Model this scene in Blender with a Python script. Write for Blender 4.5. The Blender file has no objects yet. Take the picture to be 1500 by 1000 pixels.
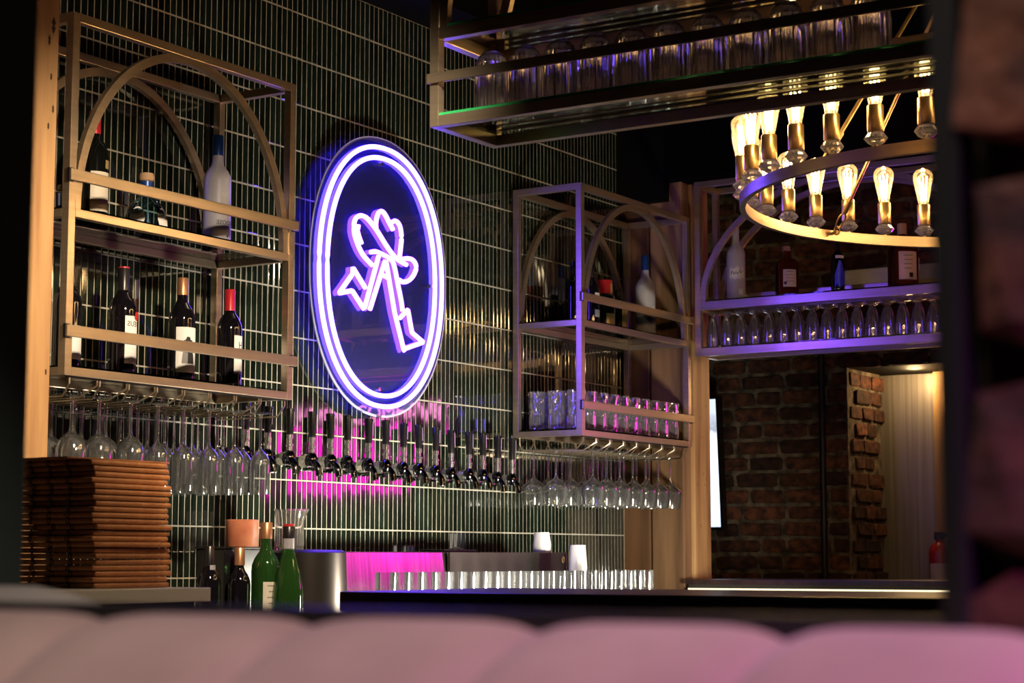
import bpy, bmesh, math, random
from math import sin, cos, pi, radians, sqrt
from mathutils import Vector, Matrix
random.seed(7)
S = bpy.context.scene
COL = S.collection
# ------------------------------------------------------------------ camera
YAW, PITCH = radians(32.3), radians(6.487)
cam_d = bpy.data.cameras.new('camera'); cam = bpy.data.objects.new('camera', cam_d); COL.objects.link(cam)
cam_d.sensor_width = 36; cam_d.lens = 2799/1500*36; cam_d.clip_start = .02; cam_d.clip_end = 60
f = Vector((cos(YAW)*cos(PITCH), sin(YAW)*cos(PITCH), sin(PITCH))); r = Vector((sin(YAW), -cos(YAW), 0)); u = r.cross(f)
M = Matrix((r, u, -f)).transposed().to_4x4(); M.translation = Vector((0, 0, 1.15)); cam.matrix_world = M
cam_d.dof.use_dof = True; cam_d.dof.focus_distance = 5.7; cam_d.dof.aperture_fstop = 8.5
S.camera = cam
# ------------------------------------------------------------------ world, exposure
W = bpy.data.worlds.new('world'); S.world = W; W.use_nodes = True
W.node_tree.nodes['Background'].inputs[0].default_value = (.010, .008, .009, 1); W.node_tree.nodes['Background'].inputs[1].default_value = .5
S.view_settings.view_transform = 'Standard'; S.view_settings.look = 'None'; S.view_settings.gamma = 1
S.view_settings.use_curve_mapping = False; S.view_settings.exposure = .22
cy = S.cycles
cy.max_bounces = 12; cy.transparent_max_bounces = 32; cy.transmission_bounces = 10; cy.glossy_bounces = 5; cy.diffuse_bounces = 3
cy.caustics_reflective = False; cy.caustics_refractive = True; cy.sample_clamp_indirect = 4; cy.blur_glossy = .6
# ------------------------------------------------------------------ room lamps, with unseen ones added to brighten single places
def lamp(kind, loc, target, energy, color, size=.1, spot=60, blend=.6):
    d = bpy.data.lights.new(kind.lower()+'_lamp', kind); d.energy = energy; d.color = color
    if kind == 'AREA': d.shape = 'DISK'; d.size = size; d.spread = radians(spot*2)
    else: d.shadow_soft_size = size
    if kind == 'SPOT': d.spot_size = radians(spot); d.spot_blend = blend
    o = bpy.data.objects.new(d.name, d); COL.objects.link(o); o.location = loc
    o.rotation_euler = (Vector(target)-Vector(loc)).to_track_quat('-Z', 'Y').to_euler(); return o
WARM = (1, .68, .36)
lamp('SPOT', (3.22, 1.95, 2.3), (3.08, 2.95, 1.1), 16, (1, .80, .55), .06, 44, .8)      # unseen spot added to brighten the service counter and menus
lamp('SPOT', (3.0, 1.85, 2.5), (3.66, 3.50, 1.55), 240, (1, .80, .57), .06, 58, .9)       # unseen spot added to lift the near shelf and timber
lamp('AREA', (5.0, 2.72, .98), (5.1, 3.84, 1.10), 26, (1, .93, .76), .22, 70)        # work light under the bar
lamp('AREA', (6.15, 2.75, .98), (6.25, 3.84, 1.06), 10, (1, .93, .76), .2, 70)
lamp('SPOT', (7.35, 2.3, 2.0), (7.16, 3.55, 1.6), 9, (1, .74, .44), .05, 46, .6)       # unseen spot added to brighten the front of the timber column
lamp('AREA', (.46, .22, 2.15), (.60, .6, 1.1), 7.5, (1, .82, .72), .25, 90)           # lamp over the booth
lamp('SPOT', (.42, -.32, 1.55), (.64, .12, 1.1), 13, (.85, .04, 1), .05, 50, 1)       # unseen violet spot added to tint the end of the booth
lamp('SPOT', (7.5, 2.9, 2.6), (8.1, 3.6, 1.7), .5, WARM, .1, 80, .8)
lamp('POINT', (8.36, 3.10, 1.975), (8.4, 3.1, 1), 3.4, (1, .64, .28), .03)                 # unseen point lamp added for the sconce's light on the steel door

# ------------------------------------------------------------------ materials
MAT = {}
def mat(name, col=(.5, .5, .5), rough=.5, metal=0, spec=.5, **k):
    m = bpy.data.materials.new(name); m.use_nodes = True; MAT[name] = m
    b = m.node_tree.nodes['Principled BSDF']
    b.inputs['Base Color'].default_value = (*col, 1); b.inputs['Roughness'].default_value = rough
    b.inputs['Metallic'].default_value = metal; b.inputs['Specular IOR Level'].default_value = spec
    if 'trans' in k: b.inputs['Transmission Weight'].default_value = k['trans']
    if 'ior' in k: b.inputs['IOR'].default_value = k['ior']
    if 'emit' in k: b.inputs['Emission Color'].default_value = (*k['emit'], 1); b.inputs['Emission Strength'].default_value = k.get('es', 1)
    if 'sheen' in k: b.inputs['Sheen Weight'].default_value = k['sheen']
    if 'coat' in k: b.inputs['Coat Weight'].default_value = k['coat']
    if 'sub' in k: b.inputs['Subsurface Weight'].default_value = k['sub']
    return m
def nodes(m): return m.node_tree.nodes, m.node_tree.links, m.node_tree.nodes['Principled BSDF']
def noise_color(m, c1, c2, scale=(5, 5, 5), detail=4, coord='Object', lo=.35, hi=.65, bump=0, bscale=None, dist=.002, world=False):
    n, l, b = nodes(m)
    if world: g = n.new('ShaderNodeNewGeometry'); src = g.outputs['Position']
    else: g = n.new('ShaderNodeTexCoord'); src = g.outputs[coord]
    mp = n.new('ShaderNodeMapping'); mp.inputs['Scale'].default_value = scale; l.new(src, mp.inputs[0])
    t = n.new('ShaderNodeTexNoise'); t.inputs['Scale'].default_value = 1; t.inputs['Detail'].default_value = detail; l.new(mp.outputs[0], t.inputs['Vector'])
    rp = n.new('ShaderNodeValToRGB'); rp.color_ramp.elements[0].position = lo; rp.color_ramp.elements[1].position = hi
    rp.color_ramp.elements[0].color = (*c1, 1); rp.color_ramp.elements[1].color = (*c2, 1)
    l.new(t.outputs[0], rp.inputs[0]); l.new(rp.outputs[0], b.inputs['Base Color'])
    if bump:
        bt = t
        if bscale:
            mp2 = n.new('ShaderNodeMapping'); mp2.inputs['Scale'].default_value = bscale; l.new(src, mp2.inputs[0])
            bt = n.new('ShaderNodeTexNoise'); bt.inputs['Scale'].default_value = 1; bt.inputs['Detail'].default_value = 3; l.new(mp2.outputs[0], bt.inputs['Vector'])
        bm_ = n.new('ShaderNodeBump'); bm_.inputs['Strength'].default_value = bump; bm_.inputs['Distance'].default_value = dist
        l.new(bt.outputs[0], bm_.inputs['Height']); l.new(bm_.outputs[0], b.inputs['Normal'])
    return rp
def random_mix(m, amount=.5, lo=.6, hi=1.3):
    n, l, b = nodes(m); link = b.inputs['Base Color'].links[0]; src = link.from_socket
    oi = n.new('ShaderNodeObjectInfo'); mr = n.new('ShaderNodeMapRange'); mr.inputs['To Min'].default_value = lo; mr.inputs['To Max'].default_value = hi
    l.new(oi.outputs['Random'], mr.inputs[0])
    mx = n.new('ShaderNodeMix'); mx.data_type = 'RGBA'; mx.blend_type = 'MULTIPLY'; mx.inputs[0].default_value = 1
    l.new(src, mx.inputs[6]); l.new(mr.outputs[0], mx.inputs[7]); l.new(mx.outputs[2], b.inputs['Base Color'])
def thin_glass(name, tint=(1, 1, 1), rough=.02, ior=1.5, boost=1.0):
    m = bpy.data.materials.new(name); m.use_nodes = True; MAT[name] = m
    n, l = m.node_tree.nodes, m.node_tree.links; n.clear()
    out = n.new('ShaderNodeOutputMaterial'); mx = n.new('ShaderNodeMixShader'); t = n.new('ShaderNodeBsdfTransparent'); g = n.new('ShaderNodeBsdfGlossy')
    t.inputs[0].default_value = (*tint, 1); g.inputs['Roughness'].default_value = rough; g.inputs[0].default_value = (1, 1, 1, 1)
    fr = n.new('ShaderNodeFresnel'); fr.inputs[0].default_value = ior
    mu = n.new('ShaderNodeMath'); mu.operation = 'MULTIPLY'; mu.inputs[1].default_value = boost; mu.use_clamp = True
    l.new(fr.outputs[0], mu.inputs[0]); l.new(mu.outputs[0], mx.inputs[0]); l.new(t.outputs[0], mx.inputs[1]); l.new(g.outputs[0], mx.inputs[2]); l.new(mx.outputs[0], out.inputs[0])
    return m
def glow_haze(m, amount, col=(.9, .9, .9)):  # scatter added to glass so it catches light and seems to glow
    n, l = m.node_tree.nodes, m.node_tree.links; o = [x for x in n if x.type == 'OUTPUT_MATERIAL'][0]; prev = o.inputs[0].links[0].from_socket
    t = n.new('ShaderNodeBsdfTranslucent'); t.inputs[0].default_value = (*col, 1); d = n.new('ShaderNodeBsdfDiffuse'); d.inputs[0].default_value = (*col, 1)
    a = n.new('ShaderNodeMixShader'); a.inputs[0].default_value = .5; l.new(t.outputs[0], a.inputs[1]); l.new(d.outputs[0], a.inputs[2])
    x = n.new('ShaderNodeMixShader'); x.inputs[0].default_value = amount; l.new(prev, x.inputs[1]); l.new(a.outputs[0], x.inputs[2]); l.new(x.outputs[0], o.inputs[0])
def emission(name, col, s):
    m = bpy.data.materials.new(name); m.use_nodes = True; MAT[name] = m
    n, l = m.node_tree.nodes, m.node_tree.links; n.clear(); out = n.new('ShaderNodeOutputMaterial'); e = n.new('ShaderNodeEmission')
    e.inputs[0].default_value = (*col, 1); e.inputs[1].default_value = s; l.new(e.outputs[0], out.inputs[0]); return m
mat('tile', (.02, .03, .022), .07, 0, 1.0, coat=1.0)
noise_color(MAT['tile'], (.004, .006, .004), (.012, .021, .012), (36, 1, 5), 2, world=True, bump=.10, bscale=(9, 9, 6), dist=.005)
mat('grout', (.50, .46, .38), .85); noise_color(MAT['grout'], (.36, .33, .27), (.50, .46, .38), (30, 30, 30), 3, world=True)
mat('gold', (.64, .51, .36), .28, .86); noise_color(MAT['gold'], (.58, .46, .32), (.67, .54, .39), (3, 3, 60), 3)
mat('brass', (.78, .55, .26), .3, .9)
mat('dark_steel', (.012, .012, .012), .45, .3)
mat('black_paint', (.003, .003, .003), .7, 0, .1)
mat('frame_black', (.010, .011, .012), .5)
mat('green_paint', (.12, .165, .15), .7)
mat('steel', (.50, .46, .43), .2, 1); noise_color(MAT['steel'], (.42, .39, .36), (.62, .58, .54), (60, 60, 1.5), 3, bump=.05)
mat('dull_steel', (.07, .06, .054), .36, .9)
mat('door_steel', (.42, .39, .35), .45, .35); noise_color(MAT['door_steel'], (.24, .22, .19), (.34, .31, .27), (80, 80, 1.2), 3)
mat('chrome', (.82, .80, .78), .25, 1)
mat('dark_chrome', (.10, .10, .11), .12, 1)
mat('black_plastic', (.008, .008, .008), .25)
mat('wood_warm'); noise_color(MAT['wood_warm'], (.26, .12, .045), (.62, .37, .16), (14, 14, 1.1), 6, lo=.3, hi=.62, bump=.35, bscale=(30, 30, 2), world=True)
mat('wood_knot', (.05, .022, .009), .8)
mat('wood_half_shaded'); noise_color(MAT['wood_half_shaded'], (.11, .055, .026), (.30, .17, .085), (14, 14, 1.0), 6, lo=.3, hi=.65, bump=.4, bscale=(30, 30, 2), world=True)  # weaker shade of the column side, put into the wood colour
mat('wood_shaded'); noise_color(MAT['wood_shaded'], (.06, .028, .012), (.19, .090, .038), (14, 14, 1.0), 6, lo=.3, hi=.65, bump=.4, bscale=(30, 30, 2), world=True)  # shade on the column's unlit side, put into the wood colour
mat('bar_top', (.045, .024, .024), .35); noise_color(MAT['bar_top'], (.030, .016, .016), (.060, .032, .030), (3, 20, 3), 4)
mat('brick', (.3, .1, .06), .85); noise_color(MAT['brick'], (.034, .013, .009), (.19, .064, .030), (22, 22, 30), 5, world=True, bump=.6, bscale=(50, 50, 50), dist=.006); random_mix(MAT['brick'], lo=.22, hi=1.1)
mat('mortar', (.25, .2, .15), .95); noise_color(MAT['mortar'], (.035, .028, .020), (.21, .165, .115), (18, 18, 18), 5, world=True, bump=.6, bscale=(60, 60, 60), dist=.008)
mat('white_stone', (.62, .60, .55), .4)
mat('leather', (.42, .16, .055), .45); noise_color(MAT['leather'], (.36, .125, .04), (.50, .20, .07), (40, 40, 40), 4, bump=.2)
random_mix(MAT['leather'], lo=.8, hi=1.1)
mat('paper', (.45, .42, .37), .8)
mat('label_white', (.78, .76, .72), .6); mat('label_cream', (.66, .58, .46), .6); mat('label_pink', (.72, .50, .44), .6)
mat('label_gold', (.45, .33, .12), .4, .4); mat('print_black', (.012, .012, .012), .7); mat('print_grey', (.22, .21, .20), .7)
mat('print_red', (.55, .02, .02), .5); mat('label_silver', (.75, .72, .78), .25, .6)
mat('capsule_red', (.55, .02, .03), .35, .2); mat('capsule_black', (.012, .010, .010), .3); mat('capsule_copper', (.50, .24, .12), .35, .7)
mat('capsule_blue', (.01, .05, .22), .3, .3); mat('cork', (.48, .30, .17), .8)
mat('dark_glass', (.004, .005, .004), .06, 0, .7); mat('wine_black', (.005, .004, .006), .06, 0, .7)
mat('green_glass', (.03, .10, .02), .05, 0, .6, trans=.55)
mat('amber_glass', (.14, .028, .006), .05, 0, .6, trans=.6)
mat('neon_lit_print', (.04, .05, .95), .4)
mat('frosted', (.55, .53, .60), .42, 0, .4, trans=.25)
mat('candle', (.62, .22, .11), .5, 0, .4, sub=.1); noise_color(MAT['candle'], (.52, .16, .08), (.70, .28, .15), (15, 15, 15), 3)
mat('plastic_cup', (.70, .68, .66), .35, 0, .5)
mat('fabric', (.42, .30, .27), .9, sheen=.3); noise_color(MAT['fabric'], (.34, .235, .205), (.45, .32, .28), (9, 9, 9), 5, bump=.25, bscale=(900, 900, 900), dist=.0006)
mat('fabric_grey', (.40, .37, .33), .9)
mat('red_paint', (.45, .02, .015), .35)
mat('grey_panel', (.74, .72, .68), .6)
mat('ceiling_black', (.003, .003, .003), .9, 0, .05); mat('floor_dark', (.035, .028, .022), .5); mat('wall_dark', (.02, .018, .016), .8)
glow_haze(thin_glass('stem_glass', (.97, .98, .97), .08, 1.5, 3.4), .028)
glow_haze(thin_glass('bulb_glass', (1, .97, .90), .02, 1.5, 1.1), .06, (1, .88, .66))
thin_glass('shelf_glass', (.72, .80, .75), .03, 1.5, 1.0)
thin_glass('tequila_glass', (.60, .85, .90), .03, 1.5, 2.0)
glow_haze(mat('glass_edge', (.03, .45, .16), .2, 0, .5, trans=.6), .75, (.08, .9, .28))
glow_haze(thin_glass('footed_clear', (.95, .95, .95), .07, 1.5, 3.6), .06, (1, .95, .9))
glow_haze(mat('jar_glass', (.98, .97, .95), .03, 0, .5, trans=1, ior=1.45), .05, (1, .93, .84))  # warm haze imitates lamp light caught in the jars
glow_haze(thin_glass('cut_glass', (.92, .91, .94), .12, 1.5, 5.0), .09, (.95, .93, .97))
glow_haze(thin_glass('rocks_clear', (.95, .95, .95), .06, 1.5, 1.1), .018)
glow_haze(mat('crystal', (1, 1, 1), .01, 0, .5, trans=1, ior=1.55), .22)
emission('neon_blue', (.11, .058, 1.0), 24.0); emission('neon_violet', (.21, .062, 1.0), 20.0)
emission('sign_magenta', (1, .0, .62), 5.0); emission('sign_letter', (1, .25, .66), 9)
emission('filament', (1, .60, .24), 75); emission('sconce_glow', (1, .62, .25), 26); emission('led_strip', (1, .80, .50), 1.6)
# acrylic: clear sheet with a blue-tinted scatter that imitates the neon glow
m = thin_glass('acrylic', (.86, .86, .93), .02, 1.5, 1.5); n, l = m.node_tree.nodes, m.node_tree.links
glow_haze(m, .045, (.22, .22, .95))
m = mat('acrylic_edge', (.85, .85, 1), .4, 0, .5, trans=.4)
# television picture: pale snow scene with a dark treeline
m = emission('screen', (1, 1, 1), 1.5); n, l = m.node_tree.nodes, m.node_tree.links; e = [x for x in n if x.type == 'EMISSION'][0]
tc = n.new('ShaderNodeTexCoord'); sp = n.new('ShaderNodeSeparateXYZ'); l.new(tc.outputs['Generated'], sp.inputs[0]); no = n.new('ShaderNodeTexNoise'); no.inputs['Scale'].default_value = 14; l.new(tc.outputs['Generated'], no.inputs['Vector'])
ma = n.new('ShaderNodeMath'); ma.operation = 'MULTIPLY_ADD'; ma.inputs[1].default_value = .22; l.new(no.outputs[0], ma.inputs[0]); l.new(sp.outputs[2], ma.inputs[2])
rp = n.new('ShaderNodeValToRGB'); cr = rp.color_ramp; cr.elements[0].position = 0; cr.elements[0].color = (.42, .52, .75, 1); cr.elements[1].position = .35; cr.elements[1].color = (.80, .86, .95, 1)
for p, c in ((.80, (.85, .9, .98, 1)), (.88, (.25, .27, .32, 1)), (1, (.5, .55, .65, 1))): q = cr.elements.new(p); q.color = c
l.new(ma.outputs[0], rp.inputs[0]); l.new(rp.outputs[0], e.inputs[0])

# ------------------------------------------------------------------ mesh helpers
class MB:
    def __init__(s): s.v = []; s.f = []
    def add(s, vs, fs):
        o = len(s.v); s.v += [tuple(a) for a in vs]; s.f += [tuple(i+o for i in q) for q in fs]; return s
    def box(s, a, b, ch=0):
        (x0, y0, z0), (x1, y1, z1) = a, b
        return s.add([(x0,y0,z0),(x1,y0,z0),(x1,y1,z0),(x0,y1,z0),(x0,y0,z1),(x1,y0,z1),(x1,y1,z1),(x0,y1,z1)], [(0,3,2,1),(4,5,6,7),(0,1,5,4),(1,2,6,5),(2,3,7,6),(3,0,4,7)])
    def lathe(s, prof, n=20, c=(0, 0, 0), fn=None, a0=0, a1=2*pi):
        full = abs(a1-a0-2*pi) < 1e-6; m = n if full else n+1; vs = []; fs = []
        for i, (rr, z) in enumerate(prof):
            for k in range(m):
                a = a0+(a1-a0)*k/n; q = rr*(fn(a, z, i) if fn else 1); vs.append((c[0]+q*cos(a), c[1]+q*sin(a), c[2]+z))
        for i in range(len(prof)-1):
            for k in range(n):
                k2 = (k+1) % m; fs.append((i*m+k, i*m+k2, (i+1)*m+k2, (i+1)*m+k))
        s.add(vs, fs); return s
    def sweep(s, pts, prof, up=(0, 0, 1), closed=False, cap=True):
        pts = [Vector(p) for p in pts]; N = len(pts); m = len(prof); vs = []; fs = []; up = Vector(up)
        for i, p in enumerate(pts):
            if closed: t = pts[(i+1) % N]-pts[i-1]
            else: t = pts[min(i+1, N-1)]-pts[max(i-1, 0)]
            t.normalize(); a = up.cross(t)
            if a.length < 1e-4: a = Vector((1, 0, 0)).cross(t)
            a.normalize(); b = t.cross(a)
            for (px, py) in prof: vs.append(p+a*px+b*py)
        for i in range(N if closed else N-1):
            j = (i+1) % N
            for k in range(m): k2 = (k+1) % m; fs.append((i*m+k, i*m+k2, j*m+k2, j*m+k))
        if cap and not closed: fs.append(tuple(range(m))[::-1]); fs.append(tuple((N-1)*m+k for k in range(m)))
        return s.add(vs, fs)
    def tube(s, pts, rad, n=8, closed=False): return s.sweep(pts, [(rad*cos(2*pi*k/n), rad*sin(2*pi*k/n)) for k in range(n)], (.0137, .0221, 1), closed)
    def mesh(s, name, material, smooth=False, bevel=0):
        me = bpy.data.meshes.new(name); me.from_pydata(s.v, [], s.f); me.update()
        b = bmesh.new(); b.from_mesh(me)
        if bevel: bmesh.ops.bevel(b, geom=b.edges[:], offset=bevel, segments=2, profile=.6, affect='EDGES', clamp_overlap=True)
        bmesh.ops.recalc_face_normals(b, faces=b.faces[:]); b.to_mesh(me); b.free()
        if smooth:
            me.polygons.foreach_set('use_smooth', [True]*len(me.polygons))
            try: me.set_sharp_from_angle(angle=radians(40))
            except Exception: pass
        me.materials.append(MAT[material]); return me
def place(name, me, parent=None, loc=(0, 0, 0), rot=(0, 0, 0)):
    o = bpy.data.objects.new(name, me); COL.objects.link(o); o.location = loc; o.rotation_euler = rot
    if parent: o.parent = parent
    return o
def part(name, mb, material, parent=None, smooth=False, bevel=0, loc=(0, 0, 0), rot=(0, 0, 0)):
    return place(name, mb.mesh(name, material, smooth, bevel), parent, loc, rot)
def tag(o, label, cat, group=None):
    o['label'] = label; o['category'] = cat
    if group: o['group'] = group
    return o
def thing(name, label, cat, loc=(0, 0, 0), rz=0, group=None):
    o = bpy.data.objects.new(name, None); COL.objects.link(o); o.empty_display_size = .05; o.location = loc; o.rotation_euler = (0, 0, rz)
    return tag(o, label, cat, group)
def copy_tree(o, parent=None):
    c = o.copy(); COL.objects.link(c); c.parent = parent
    for ch in list(o.children): copy_tree(ch, c)
    return c
def dup(o, loc, rz=None, label=None, group=None):
    c = copy_tree(o); c.location = loc
    if rz is not None: c.rotation_euler = (0, 0, rz)
    if label: c['label'] = label
    if group: c['group'] = group
    return c
def struct(name, mb, material, parent=None, **k):
    o = part(name, mb, material, parent, **k)
    if not parent: o['kind'] = 'structure'
    return o
def B(*ab): return MB().box(*ab)
def smooth_path(pts, n=6, closed=False):
    P = [Vector(p) for p in pts]; out = []; N = len(P)
    for i in range(N if closed else N-1):
        g = (lambda k: P[k % N]) if closed else (lambda k: P[max(0, min(N-1, k))])
        a, b, c, d = g(i-1), g(i), g(i+1), g(i+2)
        for k in range(n):
            t = k/n; out.append(.5*((2*b)+(c-a)*t+(2*a-5*b+4*c-d)*t*t+(3*b-a-3*c+d)*t**3))
    if not closed: out.append(P[-1])
    return out
def text_mesh(s, size, material, ext=.0004, mirror=False, cyl=None, font_scale=1):
    cu = bpy.data.curves.new('lettering', 'FONT'); cu.body = s; cu.size = size; cu.align_x = 'CENTER'; cu.align_y = 'CENTER'; cu.extrude = ext; cu.resolution_u = 2
    o = bpy.data.objects.new('lettering', cu); COL.objects.link(o)
    me = bpy.data.meshes.new_from_object(o.evaluated_get(bpy.context.evaluated_depsgraph_get())); bpy.data.objects.remove(o); bpy.data.curves.remove(cu)
    for v in me.vertices:
        x, y, z = v.co; x = -x if mirror else x; x *= font_scale
        if cyl: a = x/cyl; v.co = ((cyl+z)*sin(a), -(cyl+z)*cos(a), y)       # wraps the -Y side of a cylinder about Z
        else: v.co = (x, -z, y)
    me.materials.clear(); me.materials.append(MAT[material]); return me

# ================================================================== SETTING
YW = 3.84          # face of the tiled wall
struct('floor', B((-3, -3, -.05), (9.5, 5.0, 0)), 'floor_dark')
struct('ceiling', B((-3, -3, 3.3), (9.5, 5.0, 3.4)), 'ceiling_black')
struct('trim_1', B((2.6, 3.62, 3.05), (6.9, 3.90, 3.30)), 'ceiling_black')
struct('trim_2', B((6.90, 2.0, 2.70), (7.20, 3.62, 3.30)), 'ceiling_black')
struct('trim_3', B((6.90, 3.62, 2.62), (7.20, 3.90, 3.30)), 'black_paint')
# tiled back wall : grout bed + tiles
wall = struct('wall_back', B((2.6, YW+.0022, 0), (6.945, YW+.12, 3.30)), 'grout')
PX, PZ, TW, TH, TD = .0262, .1523, .0222, .1476, .010
def tile_mb(mb, x, z, w, h, a=0, b=0):
    c = .0016; hw, hh = w/2, h/2
    def P(px, pz, d): return (x+px, YW-d+px*a+pz*b, z+pz)
    vs = [P(-hw, -hh, -.006), P(hw, -hh, -.006), P(hw, hh, -.006), P(-hw, hh, -.006)]
    vs += [P(-hw, -hh, -c), P(hw, -hh, -c), P(hw, hh, -c), P(-hw, hh, -c)]
    vs += [P(-hw+c, -hh+c, 0), P(hw-c, -hh+c, 0), P(hw-c, hh-c, 0), P(-hw+c, hh-c, 0)]
    fs = [(8, 9, 10, 11)]
    for k in range(4):
        k2 = (k+1) % 4; fs += [(k, k2, 4+k2, 4+k), (4+k, 4+k2, 8+k2, 8+k)]
    mb.add(vs, fs)
mb0 = MB(); tile_mb(mb0, 0, 0, TW, TH); mb0.v = [(x, y-YW, z) for x, y, z in mb0.v]
tile_me = mb0.mesh('tile', 'tile')
rest = MB(); count = 0
x = 3.60
cols = []
while x < 6.945-TW/2: cols.append(x); x += PX
for x in cols:
    for k in range(-2, 12):
        z0 = 1.246+k*PZ; z1 = min(z0+PZ, 3.05)
        if z1-z0 < .05: continue
        w, h = TW, z1-z0-(PZ-TH)
        a, b = random.gauss(0, .010), random.gauss(0, .0025)
        if count < 300 and z0 > .99 and z1-z0 > .15 and x > 3.70:
            o = place('tile', tile_me, wall, (x, YW, (z0+z1)/2), (b, 0, a)); count += 1
        else: tile_mb(rest, x, (z0+z1)/2, w, h, a, b)
o = part('tile_field', rest, 'tile', wall); o['kind'] = 'stuff'
# timber column at the end of the tiles
tc_ = MB().box((6.945, 3.565, 0), (7.00, 3.72, 2.70)); struct('trim_4', B((6.945, 3.72, 0), (7.15, 3.86, 2.62)), 'wood_shaded', bevel=.004)
struct('trim_5', B((6.945, 3.565, 0), (7.012, 3.712, 2.70)), 'wood_half_shaded', bevel=.005)
t6 = struct('trim_6', B((7.018, 3.552, 0), (7.165, 3.712, 2.70)), 'wood_warm', bevel=.005)
for k in range(16):
    part('knot', MB().lathe([(0, .0), (.006, .0006), (.006, -.001)], 8), 'wood_knot', t6, rot=(pi/2, 0, 0), loc=(random.uniform(7.03, 7.155), 3.5525, random.uniform(1.05, 2.6)))
t7 = struct('trim_7', B((3.10, 3.42, 0), (3.308, 3.62, 3.30)), 'wood_warm', bevel=.004)
for px, pz, h_ in ((3.289, 2.46, .035), (3.294, 2.25, .014), (3.280, 2.205, .012), (3.285, 2.33, .012), (3.294, 1.60, .010), (3.276, 2.42, .02)):
    part('crack', MB().lathe([(0, .0004), (.0022, .0004), (.0026, -.001)], 8, fn=lambda a, z, i: 1+(h_/.004)*abs(sin(a))**3), 'wood_knot', t7, rot=(pi/2, 0, 0), loc=(px, 3.4197, pz))
struct('wall_left', B((-.4, 1.29, 0), (1.222, 1.41, 3.30)), 'green_paint', bevel=.004)
# brick wall of the room beyond
def brick_me(i):
    b = bmesh.new(); bmesh.ops.create_cube(b, size=1); bmesh.ops.bevel(b, geom=b.edges[:], offset=.10, segments=1, affect='EDGES')
    rd = random.Random(i)
    for v in b.verts: v.co.x *= .03; v.co.y *= .205; v.co.z *= .060; v.co += Vector((rd.uniform(-.003, .003), rd.uniform(-.006, .006), rd.uniform(-.003, .003)))
    me = bpy.data.meshes.new('brick'); b.to_mesh(me); b.free(); me.materials.append(MAT['brick']); return me
BRK = [brick_me(i) for i in range(7)]
XB = 8.10
wr = struct('wall_right', B((XB, 3.325, 0), (XB+.4, 5.0, 3.3)), 'mortar')
struct('wall_right_upper', B((XB, 1.0, 2.045), (XB+.4, 3.325, 3.3)), 'mortar')
struct('wall_right_near', B((XB, -.5, 0), (XB+.4, 2.2, 2.03)), 'mortar')
BH = .0755
for k in range(24):
    z = 1.02+k*BH+.037
    y = 4.10-(k % 2)*.11
    while y > 2.15:
        s = random.choice((1, 1, 1, .8, .55)); L = .205*s
        yc = y-L/2; lo = yc-L/2
        if z < 2.02 and lo < 3.325: 
            L = y-3.327; yc = y-L/2; s = L/.205
        if L > .05:
            o = place('brick', random.choice(BRK), wr, (XB+.006+random.uniform(-.005, .005), yc, z), (random.uniform(-.02, .02), 0, random.uniform(-.01, .01))); o.scale = (1, s, random.uniform(.93, 1.03))
        y -= L+.016
        if z < 2.02 and y < 3.36: break
    if z < 2.02:                                     # jamb of the opening
        x = XB+.03+(k % 2)*.05
        while x < XB+.30:
            s = random.choice((.5, .6, .9)); L = .205*s
            o = place('brick', random.choice(BRK), wr, (x+L/2, 3.327+random.uniform(-.004, .004), z), (0, 0, pi/2)); o.scale = (1, s, random.uniform(.93, 1.03)); x += L+.012
struct('trim_8', B((XB+.02, 2.2, 2.01), (XB+.5, 3.36, 2.045)), 'black_paint')
sp_ = tag(part('steel_door', B((8.52, 3.055, 0), (8.55, 3.40, 2.008)), 'door_steel', bevel=.003), 'tall brushed steel door in the opening of the brick wall', 'door')
struct('trim_9', B((8.46, 2.70, 0), (8.62, 3.052, 2.008)), 'wood_warm', bevel=.004)
struct('wall_far', B((8.9, -.5, 0), (9.0, 4.2, 3.3)), 'wall_dark')
pipe = thing('conduit_pipe', 'black vertical conduit pipe running up the brick wall', 'pipe', (8.055, 3.43, 0))
part('pipe', MB().tube([(0, 0, .9), (0, 0, 2.16)], .014, 12), 'dark_steel', pipe, smooth=True)
for z in (1.30, 1.80): part('clamp', MB().tube([(0, 0, z), (0, 0, z+.02)], .018, 12), 'dark_steel', pipe, smooth=True)
part('junction_box', B((-.03, -.05, 2.12), (.03, .05, 2.24)), 'black_plastic', pipe, bevel=.004)
# mirror-framed wall in front of the booth
wf = struct('wall_front', MB().box((.752, -.8, 0), (.80, .252, 2.6)).box((.752, .252, 0), (.80, 1.285, 1.115)).box((.752, .252, 1.78), (.80, 1.285, 3.3)).box((.752, -.8, 2.6), (.80, .252, 3.3)).box((.752, -3, 0), (.80, -.8, 3.3)), 'mortar')
for k in range(9):
    for j in range(2):
        o = place('brick', BRK[(k*2+j) % 7], wf, (.742, .249-.100-j*.215, 1.10+.008+k*.0795), (0, 0, 0)); o.scale = (1, .97, 1.12)
fr = thing('mirror_frame', 'thin black metal frame round the wide opening above the booth', 'frame', (.745, .25, 1.11))
part('upright', B((-.012, .0055, 0), (.012, .0130, .68)), 'frame_black', fr, bevel=.001)
part('upright_lip', B((-.016, .0, 0), (.010, .0055, .68)), 'frame_black', fr, bevel=.001)
part('top_bar', B((-.012, .0, .655), (.012, 1.03, .68)), 'frame_black', fr, bevel=.001)
part('bottom_bar', B((-.012, .0130, -.008), (.012, 1.03, .0165)), 'frame_black', fr, bevel=.001)

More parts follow.
